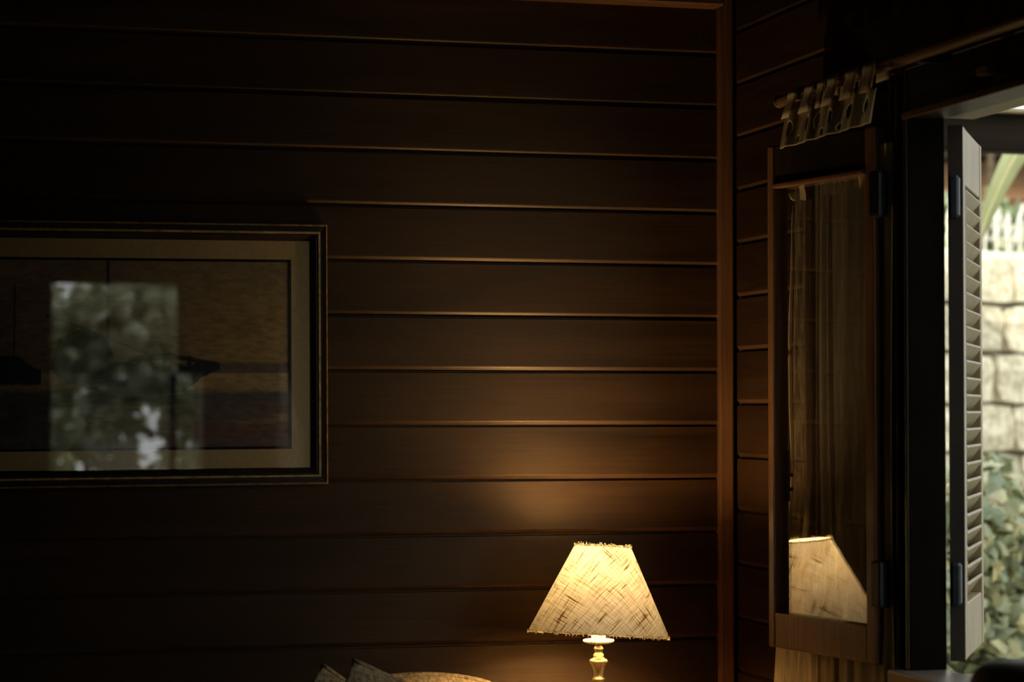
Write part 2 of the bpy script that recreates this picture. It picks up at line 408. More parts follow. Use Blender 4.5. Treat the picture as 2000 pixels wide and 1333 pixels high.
def board_mesh(name, length, p=P, t=.016):
    prof = [(0, 0.0), (t - .008, 0.0), (t - .0055, .0005), (t - .0010, .0070), (t - .0002, .0086), (t, .0110),
            (t, p - .0052), (t - .001, p - .0042), (t - .010, p - .0042), (t - .010, p - .0005), (0, p - .0005)]
    v = []; f = []; m = len(prof)
    for X in (0, length):
        for d, z in prof: v.append((X, -d, z))
    for k in range(m):
        k2 = (k + 1) % m
        f.append((k, k2, m + k2, m + k))
    f.append(tuple(range(m - 1, -1, -1))); f.append(tuple(range(m, 2 * m)))
    me = bpy.data.meshes.new(name); me.from_pydata(v, [], f); me.update()
    bmx = bmesh.new(); bmx.from_mesh(me); bmesh.ops.recalc_face_normals(bmx, faces=bmx.faces); bmx.to_mesh(me); bmx.free()
    me.materials.append(M['board']); me.materials.append(M['edge_glint'])
    for p in me.polygons:                                 # lower rounded edge: lamp highlight painted in as paler wood
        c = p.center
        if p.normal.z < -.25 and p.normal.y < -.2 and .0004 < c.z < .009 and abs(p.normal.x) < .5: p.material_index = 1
    return me

# grooves of the back wall lie at 2.2217 - k * P
me_b = board_mesh('board', (-.049) - XL)
z = 2.2217 - 19 * P
while z < ZC - P + .01:
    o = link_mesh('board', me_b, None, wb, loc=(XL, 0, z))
    o.rotation_euler = (R(random.uniform(-.7, .7)), 0, 0)
    z += P

# right wall with the window opening
OY0, OY1, OZ0, OZ1 = -2.02, -.963, .985, 1.972     # opening
bm = bmesh.new()
add_box(bm, (0, OY1 + .0225, -.08), (.04, .1, ZC))
add_box(bm, (0, YR - .1, -.08), (.04, OY0 - .0225, ZC))
add_box(bm, (0, OY0 - .0225, -.08), (.04, OY1 + .0225, OZ0 - .03))
add_box(bm, (0, OY0 - .0225, OZ1 + .0225), (.04, OY1 + .0225, ZC))
wr = struct(bm_obj('wall_right', bm, M['backing']), 'right wall of dark boards around the casement window', 'wall')
rot_r = (0, 0, R(-90))
me_far = board_mesh('board_far', .938 - .05)
me_low = board_mesh('board_low', 2.045 - .938)
me_near = board_mesh('board_near', -YR - 2.045)
me_top = board_mesh('board_top', .585 - .05)
z = 2.1524 - 18 * P
while z < ZC - P + .02:
    zt = min(z, ZC - P)
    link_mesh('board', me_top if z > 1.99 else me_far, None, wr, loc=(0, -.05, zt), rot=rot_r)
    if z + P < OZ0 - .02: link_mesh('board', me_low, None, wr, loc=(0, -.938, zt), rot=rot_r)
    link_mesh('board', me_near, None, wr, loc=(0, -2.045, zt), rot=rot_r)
    z += P
box_obj('header_panel', (-.022, -2.15, 2.06), (0, -.585, ZC), M['darkwood'], wr, .003)

wl = struct(box_obj('wall_left', (XL - .1, YR - .1, -.08), (XL, .1, ZC), M['backing']), 'unlit left wall', 'wall')

# rear wall, seen only as a reflection in the picture glass
RX0, RX1, RZ0, RZ1 = -1.03, -.32, .88, 2.05
bm = bmesh.new()
add_box(bm, (XL, YR - .1, -.08), (RX0, YR, ZC)); add_box(bm, (RX1, YR - .1, -.08), (0, YR, ZC))
add_box(bm, (RX0, YR - .1, -.08), (RX1, YR, RZ0)); add_box(bm, (RX0, YR - .1, RZ1), (RX1, YR, ZC))
struct(bm_obj('wall_rear', bm, M['backing']), 'rear wall with a small window mirrored in the picture glass', 'wall')

t1 = box_obj('trim_1', (-.049, -.034, 0), (-.017, 0, ZC), M['trimwood'], bevel=.004, seg=2)
struct(t1, 'reddish square corner post between the two board walls', 'trim')
t2 = struct(box_obj('trim_2', (XL, -.072, 2.322), (-.05, -.002, 2.42), M['trimwood_x'], bevel=.003), 'cornice board along the top of the back wall', 'trim')

# ------------------------------------------------------------------ window_1: casing, jamb, sash, shutter
w1 = empty('window_1', (0, OY1, OZ0)); struct(w1, 'open casement window with louvred shutter in the right wall', 'window')
def w1part(name, lo, hi, mat, bevel=.0, parent=None):
    """world-space box under the window"""
    bm = bmesh.new(); add_box(bm, lo, hi, bevel, 2)
    base = Vector((0, OY1, OZ0))
    bmesh.ops.translate(bm, verts=bm.verts, vec=-base)
    return bm_obj(name, bm, mat, parent or w1)
# jambs and head lining the opening
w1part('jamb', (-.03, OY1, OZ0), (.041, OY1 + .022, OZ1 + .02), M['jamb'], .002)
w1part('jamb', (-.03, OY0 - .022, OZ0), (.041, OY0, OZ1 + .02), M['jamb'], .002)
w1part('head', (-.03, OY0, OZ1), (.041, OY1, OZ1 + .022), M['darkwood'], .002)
w1part('outer_head', (.041, OY0 - .02, OZ1 + .005), (.115, OY1 + .03, OZ1 + .03), M['shutter'], .003)
# far side casing: flat with two raised beads
w1part('casing', (-.022, OY1 + .022, OZ0 - .03), (-.002, OY1 + .085, 2.06), M['casing'], .002)
w1part('casing_bead', (-.033, OY1 + .002, OZ0), (-.022, OY1 + .016, OZ1 + .02), M['casing'], .004)
w1part('casing_bead', (-.031, OY1 + .046, OZ0), (-.022, OY1 + .060, 2.05), M['casing'], .004)
w1part('casing_bead', (-.031, OY1 + .070, OZ0), (-.022, OY1 + .084, 2.05), M['casing'], .004)
w1part('casing', (-.022, OY0 - .085, OZ0 - .03), (-.002, OY0 - .022, 2.06), M['casing'], .002)
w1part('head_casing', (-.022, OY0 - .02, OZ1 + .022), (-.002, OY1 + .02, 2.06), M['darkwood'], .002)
w1part('head_bead', (-.036, OY0 - .02, OZ1 - .002), (-.0305, OY1 + .016, OZ1 + .010), M['trimwood'], .002)
# stool, lip below it and apron
w1part('stool', (-.062, OY0 - .06, OZ0 - .026), (.041, OY1 + .03, OZ0), M['sill'], .004)
w1part('outer_sill', (.041, OY0 - .06, OZ0 - .035), (.14, OY1 + .03, OZ0 - .012), M['shutter'], .003)
w1part('stool_lip', (-.048, OY0 - .05, OZ0 - .046), (-.0005, OY1 + .02, OZ0 - .034), M['sill'], .003)
w1part('apron', (-.034, OY0 - .03, OZ0 - .13), (-.017, OY1 + .06, OZ0 - .047), M['trimwood'], .003)
w1part('latch_keeper', (-.044, -1.30, 2.005), (-.022, -1.262, 2.018), M['brass'], .002)

# glazed sash, swung right back into the room towards the corner
TH = 10.3
SW, SZ0, SZ1, ST = .371, .985, 1.968, .034
d = Vector((-math.sin(R(TH)), math.cos(R(TH)), 0))       # from hinge side to free side
nrm = Vector((-math.cos(R(TH)), -math.sin(R(TH)), 0))    # into the room
H = Vector((-.052, -.862, 0))                            # hinge-side front corner
rotm = Matrix((d, -nrm, Vector((0, 0, 1)))).transposed() # local x along leaf, y to the wall, z up
BASE = Vector((0, OY1, OZ0))
def leaf_box(name, lo, hi, mat, bevel, parent, seg=2):
    bm = bmesh.new(); add_box(bm, lo, hi, bevel, seg)
    for v in bm.verts: v.co = rotm @ v.co + H - BASE
    return bm_obj(name, bm, mat, parent)
RT, RB, SL, SR = .075, .068, .022, .030                  # rails and stiles (free side, hinge side)
sash = leaf_box('sash', (0, 0, SZ0), (SR, ST, SZ1), M['sash'], .003, w1)
leaf_box('stile', (SW - SL, 0, SZ0), (SW, ST, SZ1), M['sash'], .003, sash)
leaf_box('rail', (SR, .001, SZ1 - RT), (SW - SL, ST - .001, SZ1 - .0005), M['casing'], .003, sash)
leaf_box('rail', (SR, .001, SZ0 + .0005), (SW - SL, ST - .001, SZ0 + RB), M['sash'], .003, sash)
leaf_box('pane', (SR - .004, .0175, SZ0 + RB - .004), (SW - SL + .004, .0205, SZ1 - RT + .004), M['glass'], 0, sash)
leaf_box('glazing_bar', (SR, -.004, SZ1 - RT - .010), (SW - SL, .016, SZ1 - RT), M['sash'], .003, sash)
for zz in (1.80, 1.09):
    leaf_box('hinge', (-.030, -.010, zz), (.004, .012, zz + .085), M['iron'], .006, sash)
# espagnolette latch on the free stile, wall side of the glass
leaf_box('latch', (SW - SL - .012, .022, 1.27), (SW - SL - .003, .030, 1.37), M['iron'], .002, sash)
leaf_box('latch_knob', (SW - SL - .024, .022, 1.318), (SW - SL - .012, .030, 1.326), M['iron'], .002, sash)
leaf_box('latch_knob', (SW - SL - .024, .022, 1.290), (SW - SL - .012, .030, 1.298), M['iron'], .002, sash)

# outward shutter standing open outside
PH = 31.6
sd_ = Vector((math.sin(R(PH)), math.cos(R(PH)), 0)); sn = Vector((math.cos(R(PH)), -math.sin(R(PH)), 0))
HS = Vector((.0795, -.9575, 0))                          # hinge edge, inner-face corner
rots = Matrix((sd_, -sn, Vector((0, 0, 1)))).transposed()   # x along, y behind the visible face
def sh_box(name, lo, hi, mat, bevel, parent, tilt=None):
    bm = bmesh.new(); add_box(bm, lo, hi, bevel, 1)
    if tilt:
        c = Vector([(lo[i] + hi[i]) / 2 for i in range(3)])
        bmesh.ops.rotate(bm, verts=bm.verts, cent=c, matrix=Matrix.Rotation(tilt, 3, 'X'))
    for v in bm.verts: v.co = rots @ v.co + HS - BASE
    return bm_obj(name, bm, mat, parent)
SHW, SHZ0, SHZ1, SHT = .355, .998, 1.963, .026
shut = sh_box('shutter', (0, 0, SHZ0), (.042, SHT, SHZ1), M['shutter'], .002, w1)
sh_box('hinge_edge_shade', (-.003, -.0005, SHZ0), (.0005, SHT + .0005, SHZ1), M['edge_shade'], .0005, shut)  # strip added over the edge, shade painted as a darker colour
sh_box('stile', (SHW - .034, 0, SHZ0), (SHW, SHT, SHZ1), M['shutter'], .002, shut)
sh_box('rail', (.042, .001, SHZ1 - .105), (SHW - .034, SHT - .001, SHZ1), M['shutter'], .002, shut)
sh_box('rail', (.042, .001, SHZ0), (SHW - .034, SHT - .001, SHZ0 + .10), M['shutter'], .002, shut)
zz = SHZ0 + .118
while zz < SHZ1 - .108:
    sh_box('louver', (.043, -.009, zz - .0032), (SHW - .035, .035, zz + .0032), M['shutter'], .002, shut, R(-55))
    zz += .0312
for zz in (1.795, 1.10):
    sh_box('strap_hinge', (-.034, .004, zz), (.004, .022, zz + .075), M['iron'], .004, shut)

# ------------------------------------------------------------------ window_2, rear wall
w2 = empty('window_2', ((RX0 + RX1) / 2, YR, RZ0)); struct(w2, 'rear window mirrored in the picture glass', 'window')
def w2part(name, lo, hi, mat):
    bm = bmesh.new(); add_box(bm, lo, hi, .003)
    bmesh.ops.translate(bm, verts=bm.verts, vec=-Vector(w2.location)); return bm_obj(name, bm, mat, w2)
w2part('jamb', (RX0 - .03, YR, RZ0 - .03), (RX0, YR + .03, RZ1 + .03), M['darkwood'])
w2part('jamb', (RX1, YR, RZ0 - .03), (RX1 + .03, YR + .03, RZ1 + .03), M['darkwood'])
w2part('head', (RX0, YR, RZ1), (RX1, YR + .03, RZ1 + .03), M['darkwood'])
w2part('sill', (RX0, YR - .05, RZ0 - .03), (RX1, YR + .06, RZ0), M['sill'])
w2part('mullion', (-.475, YR - .06, RZ0), (-.437, YR - .02, 1.62), M['darkwood'])
w2part('shutter_panel', (-.437, YR - .04, 1.62), (RX1, YR - .02, RZ1), M['shutter'])

# ------------------------------------------------------------------ framed painting
PX0, PX1, PZ0, PZ1 = -1.84, -.911, 1.2935, 1.8296
pcx, pcz = (PX0 + PX1) / 2, (PZ0 + PZ1) / 2
pic = empty('framed_painting', (pcx, -.016, pcz), (0, R(-.35), 0))
tag(pic, 'wide framed seascape of sailing boats under glass on the board wall', 'painting')
hw, hh = (PX1 - PX0) / 2, (PZ1 - PZ0) / 2
def rect_ring(name, prof, mat, parent, smooth=False):
    """mitred moulding: prof = [(inset from outer edge, depth towards room)] closed loop -> four rails, one object each"""
    out = []
    cs = [(-1, -1), (1, -1), (1, 1), (-1, 1)]
    for s in range(4):
        a, b = cs[s], cs[(s + 1) % 4]; v = []; f = []; m = len(prof)
        for c in (a, b):
            for i, dp in prof: v.append((c[0] * (hw - i), -dp, c[1] * (hh - i)))
        for k in range(m):
            k2 = (k + 1) % m; f.append((k, k2, m + k2, m + k))
        f.append(tuple(range(m))); f.append(tuple(range(2 * m - 1, m - 1, -1)))
        bmx = bmesh.new(); vv = [bmx.verts.new(q) for q in v]
        for q in f: bmx.faces.new([vv[k] for k in q])
        out.append(bm_obj(name, bmx, mat, parent))
    return out
rect_ring('frame_rail', [(0, 0), (0, .020), (.0025, .0235), (.012, .0215), (.014, .0215), (.014, 0)], M['frameblack'], pic)
rect_ring('edge_gilding', [(-.0006, .0185), (-.0006, .0222), (.0022, .0246), (.0032, .0238), (.0008, .0215), (.0008, .0185)], M['gold'], pic)
rect_ring('gilt_bead', [(.014, .004), (.014, .022), (.0155, .0265), (.0185, .0265), (.020, .022), (.020, .004)], M['gold'], pic)
rect_ring('inner_slope', [(.020, .001), (.020, .021), (.0225, .0215), (.034, .008), (.034, .001)], M['frameblack'], pic)
# mat board with its opening
I0, I1 = .030, .0735
v = [(sx * (hw - i), -dp, sz * (hh - i)) for i, dp in ((I0, .0065), (I1, .0065), (I1, .003), (I0, .003)) for sx, sz in ((-1, -1), (1, -1), (1, 1), (-1, 1))]
f = []
for a in range(4):
    b = (a + 1) % 4
    for k in range(4):
        k2 = (k + 1) % 4
        f.append((a * 4 + k, a * 4 + k2, b * 4 + k2, b * 4 + k))
bmx = bmesh.new(); vv = [bmx.verts.new(q) for q in v]
for q in f: bmx.faces.new([vv[k] for k in q])
bm_obj('mat_board', bmx, M['mat'], pic)
rect_ring('liner', [(I1 - .001, .0025), (I1 - .001, .0066), (I1 + .0045, .0066), (I1 + .0045, .0025)], M['liner'], pic)

# the painted sheet: colours of the painting itself
ow, oh = hw - I1, hh - I1
NU, NV = 420, 210
uu, vv_ = np.meshgrid(np.linspace(0, 1, NU + 1), np.linspace(0, 1, NV + 1))
px = 570 - (1 - uu) * (2 * ow) * 945           # picture-plan units, 945 to the metre, opening ends at 570
py = 515 + (1 - vv_) * 367
def fbm(x, y, seed=0, oct=4):
    tot = np.zeros_like(x); amp = 1.0; r_ = np.random.default_rng(seed)
    for o_ in range(oct):
        g = r_.random((64, 64)); X = x * (2 ** o_) % 63; Y = y * (2 ** o_) % 63
        xi = X.astype(int); yi = Y.astype(int); fx = X - xi; fy = Y - yi
        fx = fx * fx * (3 - 2 * fx); fy = fy * fy * (3 - 2 * fy)
        x1 = (xi + 1) % 64; y1 = (yi + 1) % 64
        tot += amp * ((g[yi, xi] * (1 - fx) + g[yi, x1] * fx) * (1 - fy) + (g[y1, xi] * (1 - fx) + g[y1, x1] * fx) * fy)
        amp *= .5
    return tot / 1.875
def sstep(a, b, x): t = np.clip((x - a) / (b - a), 0, 1); return t * t * (3 - 2 * t)
def mixc(c, col, m): return c * (1 - m[..., None]) + np.array(col) * m[..., None]
nz1 = fbm((px + 400) / 55, (py) / 30, 1); nz2 = fbm((px + 400) / 14, py / 9, 2); nz3 = fbm((px + 400) / 90, py / 9, 3)
C = np.zeros(px.shape + (3,))
C[:] = (0.25, 0.165, 0.115)
C = mixc(C, (0.33, 0.215, 0.085), sstep(120, 480, px + 60 * (nz1 - .5)))
C = mixc(C, (0.235, 0.17, 0.085), sstep(640, 515, py) * .6 * sstep(100, 400, px))
C = mixc(C, (0.18, 0.125, 0.07), sstep(.55, .8, nz1) * .45)
C = mixc(C, (0.38, 0.25, 0.10), sstep(620, 720, py) * .5 * sstep(250, 500, px))
C = mixc(C, (0.12, 0.10, 0.08), sstep(478, 492, px) * sstep(506, 494, px) * sstep(580, 520, py) * sstep(.35, .6, nz2) * .6)
# far shore
C = mixc(C, (0.12, 0.10, 0.075), sstep(716, 722, py + 8 * nz2) * sstep(738, 733, py) * (0.85 * sstep(150, 330, px)))
# water
wat = sstep(733, 738, py)
C = mixc(C, (0.42, 0.285, 0.12), wat * sstep(772, 760, py) * .9)
C = mixc(C, (0.10, 0.095, 0.085), sstep(764, 776, py + 10 * (nz3 - .5)) * .95)
C = mixc(C, (0.155, 0.105, 0.075), sstep(784, 800, py + 14 * (nz3 - .5)))
C = mixc(C, (0.25, 0.165, 0.085), sstep(815, 825, py) * sstep(845, 832, py) * sstep(.5, .7, nz3) * .8)
C = mixc(C, (0.20, 0.085, 0.06), sstep(832, 842, py) * sstep(866, 850, py) * sstep(.4, .65, nz1) * sstep(300, 420, px) * .7)
C = mixc(C, (0.34, 0.22, 0.10), sstep(810, 818, py) * sstep(832, 824, py) * sstep(520, 545, px) * .8)
C = mixc(C, (0.105, 0.10, 0.10), sstep(740, 800, py) * sstep(320, 60, px) * .75)
C = mixc(C, (0.20, 0.15, 0.085), sstep(800, 812, py) * sstep(822, 815, py) * sstep(60, 130, px) * sstep(330, 250, px) * sstep(.45, .7, nz3))
# main boat: hull, stern planking, cabin, mast, bowsprit, rigging
DK = (0.030, 0.036, 0.042)
def seg(x0, y0, x1, y1, w):
    dx, dy = x1 - x0, y1 - y0; t = np.clip(((px - x0) * dx + (py - y0) * dy) / (dx * dx + dy * dy), 0, 1)
    dist = np.hypot(px - x0 - t * dx, py - y0 - t * dy); return sstep(w + 1.2, w - .6, dist)
hull_top = np.interp(px, [108, 125, 165, 215, 232, 300, 370, 392, 430], [720, 668, 650, 668, 712, 722, 722, 716, 722]) + 10 * (nz2 - .5)
hull_bot = np.interp(px, [108, 140, 200, 300, 360, 400, 430], [728, 752, 772, 778, 772, 742, 728]) + 9 * (nz2 - .5)
C = mixc(C, DK, sstep(-1.5, 1.5, py - hull_top) * sstep(1.5, -1.5, py - hull_bot) * (px > 106) * (px < 432) * .95)
C = mixc(C, (0.075, 0.085, 0.09), sstep(-1.5, 1.5, py - hull_top - 10) * sstep(1.5, -1.5, py - hull_bot + 18) * (px > 135) * (px < 370) * sstep(.45, .75, nz2) * .7)
C = mixc(C, DK, seg(262, 708, 340, 702, 6) * .9); C = mixc(C, DK, seg(340, 702, 426, 719, 4.5) * .95)
for xx in (275, 324, 372): C = mixc(C, DK, seg(xx, 706, xx, 726, 4))
C = mixc(C, DK, seg(217, 515, 216, 712, 2.8) * .95)
C = mixc(C, DK, seg(103, 625, 140, 638, 2.6)); C = mixc(C, DK, seg(140, 638, 292, 698, 2.0) * .9)
C = mixc(C, DK, seg(205, 570, 188, 584, 5) * .8); C = mixc(C, DK, seg(217, 560, 212, 585, 4) * .8)
C = mixc(C, DK, seg(217, 530, 130, 660, .6) * .5)
# sail hanging slack from the mast, in muted grey ochre
sail = sstep(222, 230, px) * sstep(372, 360, px + (py - 600) * .12) * sstep(562, 572, py + (px - 230) * .05) * sstep(690, 668, py - (px - 230) * .05)
C = mixc(C, (0.30, 0.245, 0.155), sail * .40 * sstep(.25, .7, nz2 * .5 + nz1 * .5))
# reflection in the water painted below the hull
C = mixc(C, (0.045, 0.05, 0.055), sstep(772, 780, py) * sstep(835, 790, py) * sstep(110, 150, px) * sstep(380, 330, px) * sstep(.3, .6, nz3) * .85)
# second and third boats further left
for x0, w, ym in ((28, 62, 565), (-95, 48, 600)):
    ht = np.interp(px, [x0 - w, x0 - w * .6, x0 + w * .3, x0 + w], [712, 702, 704, 730]) + 9 * (nz2 - .5)
    C = mixc(C, DK, sstep(-1.5, 1.5, py - ht) * sstep(764, 756, py + 6 * nz2) * (np.abs(px - x0) < w))
    C = mixc(C, DK, seg(x0 + 14, ym, x0 + 12, 710, 1.3) * .85); C = mixc(C, DK, seg(x0 + 14, ym + 20, x0 - 25, 705, .6) * .5)
    C = mixc(C, (0.05, 0.05, 0.05), sstep(780, 800, py) * sstep(870, 820, py) * sstep(w * .8, w * .3, np.abs(px - x0)) * sstep(.35, .6, nz1) * .7)
C = np.clip(C * 1.75, 0, .9)
verts = np.stack([-ow + uu.ravel() * 2 * ow, np.full(uu.size, -.0040), -oh + vv_.ravel() * 2 * oh], 1)
idx = (np.arange(NV)[:, None] * (NU + 1) + np.arange(NU)[None]).ravel()
faces = np.stack([idx, idx + 1, idx + NU + 2, idx + NU + 1], 1)
me = bpy.data.meshes.new('painted_sheet'); me.from_pydata(verts.tolist(), [], faces.tolist()); me.update()
ca = me.color_attributes.new('paint', 'FLOAT_COLOR', 'POINT')
ca.data.foreach_set('color', np.concatenate([C.reshape(-1, 3), np.ones((uu.size, 1))], 1).astype(np.float32).ravel())
me.materials.append(M['canvas'])
ps = link_mesh('painted_sheet', me, None, pic); ps['label'] = 'painted seascape with dark boats at anchor'
box_obj('glass_pane', (-(hw - .031), -.0100, -(hh - .031)), (hw - .031, -.0080, hh - .031), M['picglass'], pic)
box_obj('backing_board', (-(hw - .015), -.0015, -(hh - .015)), (hw - .015, 0, hh - .015), M['liner'], pic)

# ------------------------------------------------------------------ side table and lamp
LX, LY, TZ = -.4000, -.28, .7135
tb = empty('side_table', (-.345, -.26, 0)); tag(tb, 'dark wooden side table under the lit lamp', 'table')
box_obj('tabletop', (-.20, -.19, TZ - .025), (.20, .22, TZ), M['trimwood_x'], tb, .004, 2)
for sx in (-1, 1):
    for sy in (-1, 1):
        cx, cy = sx * .170, (.185 if sy > 0 else -.155)
        v, f = lathe([(.014, 0), (.018, .02), (.014, .06), (.017, .35), (.022, .52), (.022, TZ - .025)], 14)
        pd_obj('leg', v, f, M['trimwood'], tb, (cx, cy, 0), smooth=True)
box_obj('apron', (-.16, -.150, TZ - .105), (.16, -.135, TZ - .025), M['trimwood_x'], tb, .002)
box_obj('apron', (-.16, .165, TZ - .105), (.16, .18, TZ - .025), M['trimwood_x'], tb, .002)

lp = empty('table_lamp', (LX, LY, TZ)); tag(lp, 'lit candlestick table lamp with a crooked linen shade', 'lamp')
def lz(zw): return zw + .0085 - TZ
prof = [(.062, 0), (.066, .006), (.064, .014), (.052, .020), (.050, .026), (.034, .034), (.020, .046), (.014, .060), (.013, .085),
        (.018, .092), (.019, .100), (.013, .108), (.0095, .135), (.0098, lz(.8880)), (.0105, lz(.8925)), (.0128, lz(.8940)), (.0128, lz(.8985)), (.0100, lz(.9010)),
        (.0095, lz(.9060)), (.0100, lz(.9120)), (.0125, lz(.9200)), (.0155, lz(.9270)), (.0182, lz(.9305)), (.0190, lz(.9335)), (.0170, lz(.9370)),
        (.0120, lz(.9395)), (.0105, lz(.9420)), (.0110, lz(.9470)), (.0080, lz(.9500)), (.0075, lz(.9535)), (.0095, lz(.9560)), (.0100, lz(.9590)), (.0075, lz(.9625)), (.0065, lz(.9665)), (.010, lz(.9690))]
v, f = lathe(prof, 36); pd_obj('stem', v, f, M['brass'], lp, smooth=True)
v, f = lathe([(.010, lz(.9680)), (.022, lz(.9690)), (.0310, lz(.9725)), (.0320, lz(.9760)), (.0300, lz(.9770)), (.020, lz(.9735)), (.012, lz(.9735))], 96, (22, .10, .025))
pd_obj('drip_saucer', v, f, M['cream'], lp, smooth=True)
v, f = lathe([(.0145, lz(.9740)), (.0148, lz(1.018)), (.0135, lz(1.024)), (.010, lz(1.024))], 28); pd_obj('candle_sleeve', v, f, M['cream'], lp, smooth=True)
v, f = lathe([(.012, lz(1.024)), (.0130, lz(1.034)), (.0190, lz(1.050)), (.0215, lz(1.070)), (.0220, lz(1.105)), (.0215, lz(1.136)), (.0190, lz(1.150)), (.010, lz(1.156)), (.003, lz(1.158))], 20)
pd_obj('bulb', v, f, M['bulb'], lp, smooth=True)

for zz in (1.062, 1.100, 1.138):                           # the bulb's glowing tubes
    ld = bpy.data.lights.new('bulb_light', 'POINT'); ld.energy = LAMP_W / .9 / 3; ld.color = LAMP_COL; ld.shadow_soft_size = .0165
    lo_ = bpy.data.objects.new('bulb_light', ld); COL.objects.link(lo_); lo_.parent = lp; lo_.location = (0, 0, lz(zz))

# linen shade: open cone, tipped back and to the right on its carrier
R0, R1, HS_ = .1425, .0572, .1765
zb = .9880
sh_rot = Matrix.Rotation(R(-15), 4, 'Z') @ Matrix.Rotation(R(3.0), 4, 'Y') @ Matrix.Rotation(R(-4.6), 4, 'X') @ Matrix.Rotation(R(15), 4, 'Z')
sl = math.hypot(R0 - R1, HS_); sina = (R0 - R1) / sl; rs1 = R1 / sina; rs0 = R0 / sina
NA, NH = 128, 24
T = .0012
v = []; f = []; uvs = []
for side in (0, 1):
    for j in range(NH + 1):
        t = j / NH; r_ = R0 + (R1 - R0) * t - side * T; zz = HS_ * t
        for k in range(NA + 1):
            a = 2 * PI * k / NA - PI * 1.5 + R(0)
            v.append((r_ * math.cos(a), r_ * math.sin(a), zz))
            fa = (a + PI / 2 + 0.0) * sina; rr = rs0 + (rs1 - rs0) * t
            uvs.append((rr * math.sin(fa), -rr * math.cos(fa)))
st = (NH + 1) * (NA + 1)
for j in range(NH):
    for k in range(NA):
        a = j * (NA + 1) + k
        f.append((a, a + 1, a + NA + 2, a + NA + 1))
me = bpy.data.meshes.new('shade'); me.from_pydata(v[:st], [], f); me.update()
ul = me.uv_layers.new(name='flat')
for lpn in me.loops: ul.data[lpn.index].uv = uvs[lpn.vertex_index]
for p_ in me.polygons: p_.use_smooth = True
me.transform(sh_rot); me.materials.append(M['shade'])
ctr = Vector((.0022, .006, lz(zb)))
shade = link_mesh('shade', me, None, lp, loc=ctr); shade['label'] = 'tilted open-weave linen shade with frayed rims'
def rim(rad, z0, nf, seed):
    r_ = random.Random(seed); pts = []; rads = []
    for k in range(150):
        a = 2 * PI * k / 150
        rr = rad + r_.uniform(-.0006, .0006)
        pts.append((rr * math.cos(a), rr * math.sin(a), z0 + r_.uniform(-.0008, .0008))); rads.append(r_.uniform(.0012, .0024))
    v, f = tube(pts, rads, 6, True)
    v = [tuple(q) for q in v]
    for _ in range(nf):                                   # loose frayed threads
        a = r_.uniform(0, 2 * PI); b0 = len(v); da = r_.uniform(-.03, .03); ln = r_.uniform(.002, .0065); w = .0004
        sgn = -1 if z0 < .05 else 1
        p0 = Vector((rad * math.cos(a), rad * math.sin(a), z0)); p1 = Vector(((rad + .002) * math.cos(a + da), (rad + .002) * math.sin(a + da), z0 + sgn * ln))
        tdir = Vector((-math.sin(a), math.cos(a), 0)) * w
        v += [tuple(p0 - tdir), tuple(p0 + tdir), tuple(p1 + tdir * .5), tuple(p1 - tdir * .5), tuple(p0 + Vector((math.cos(a), math.sin(a), 0)) * w * 2)]
        f += [(b0, b0 + 1, b0 + 2, b0 + 3), (b0, b0 + 4, b0 + 3), (b0 + 1, b0 + 2, b0 + 4)]
    o = pd_obj('frayed_rim', v, f, M['fray'], shade); o.data.transform(sh_rot); return o
rim(R0, 0.0, 260, 3); rim(R1, HS_, 120, 4)
# carrier ring and spokes holding the shade
v, f = tube([(.030 * math.cos(2 * PI * k / 24), .030 * math.sin(2 * PI * k / 24), HS_ - .030) for k in range(24)], .0012, 6, True)
v = list(v); f = list(f)
for k in range(3):
    a = 2 * PI * k / 3 + .4; b0 = len(v)
    v2, f2 = tube([(.030 * math.cos(a), .030 * math.sin(a), HS_ - .030), (R1 * math.cos(a), R1 * math.sin(a), HS_ - .002)], .0010, 6)
    v += v2; f += [tuple(i + b0 for i in q) for q in f2]
o = pd_obj('carrier', v, f, M['iron'], shade); o.data.transform(sh_rot)

# ------------------------------------------------------------------ curtain and its rod
RDX, RDZ, RR = -.085, 2.0600, .0105
cr = empty('curtain_rod', (RDX, -.488, RDZ)); tag(cr, 'brown wooden curtain rod above the window', 'curtain rod')
v, f = tube([(0, 0, 0), (0, -2.0, 0)], RR, 16); pd_obj('rod', v, f, M['rod'], cr, smooth=True)
v, f = lathe([(RR, 0), (RR + .002, .002), (RR + .002, .010), (RR - .002, .014), (.004, .016)], 16)
o = pd_obj('end_cap', v, f, M['rod'], cr, smooth=True, rot=(R(-90), 0, 0))
for yy in (-.62, -1.50):
    box_obj('bracket', (RR - .002, yy - .008, -.012), (-RDX - .020, yy + .008, .004), M['iron'], cr, .002)

cu = empty('tab_top_curtain', (RDX, -.40, RDZ)); tag(cu, 'sheer linen tab top curtain with crochet band behind the open sash', 'curtain')
def cw(p): return (p[0] - RDX, p[1] + .40, p[2] - RDZ)       # world to curtain space
def fold(y, z, amp=1.0):
    s = (-y - .43)
    k = (2.075 - z)
    return amp * (.011 * math.sin(s * 62 + 1.2 * math.sin(k * 2.3)) + .006 * math.sin(s * 121 + 2 + k * 1.1) + .004 * math.sin(s * 31 + k * 3))
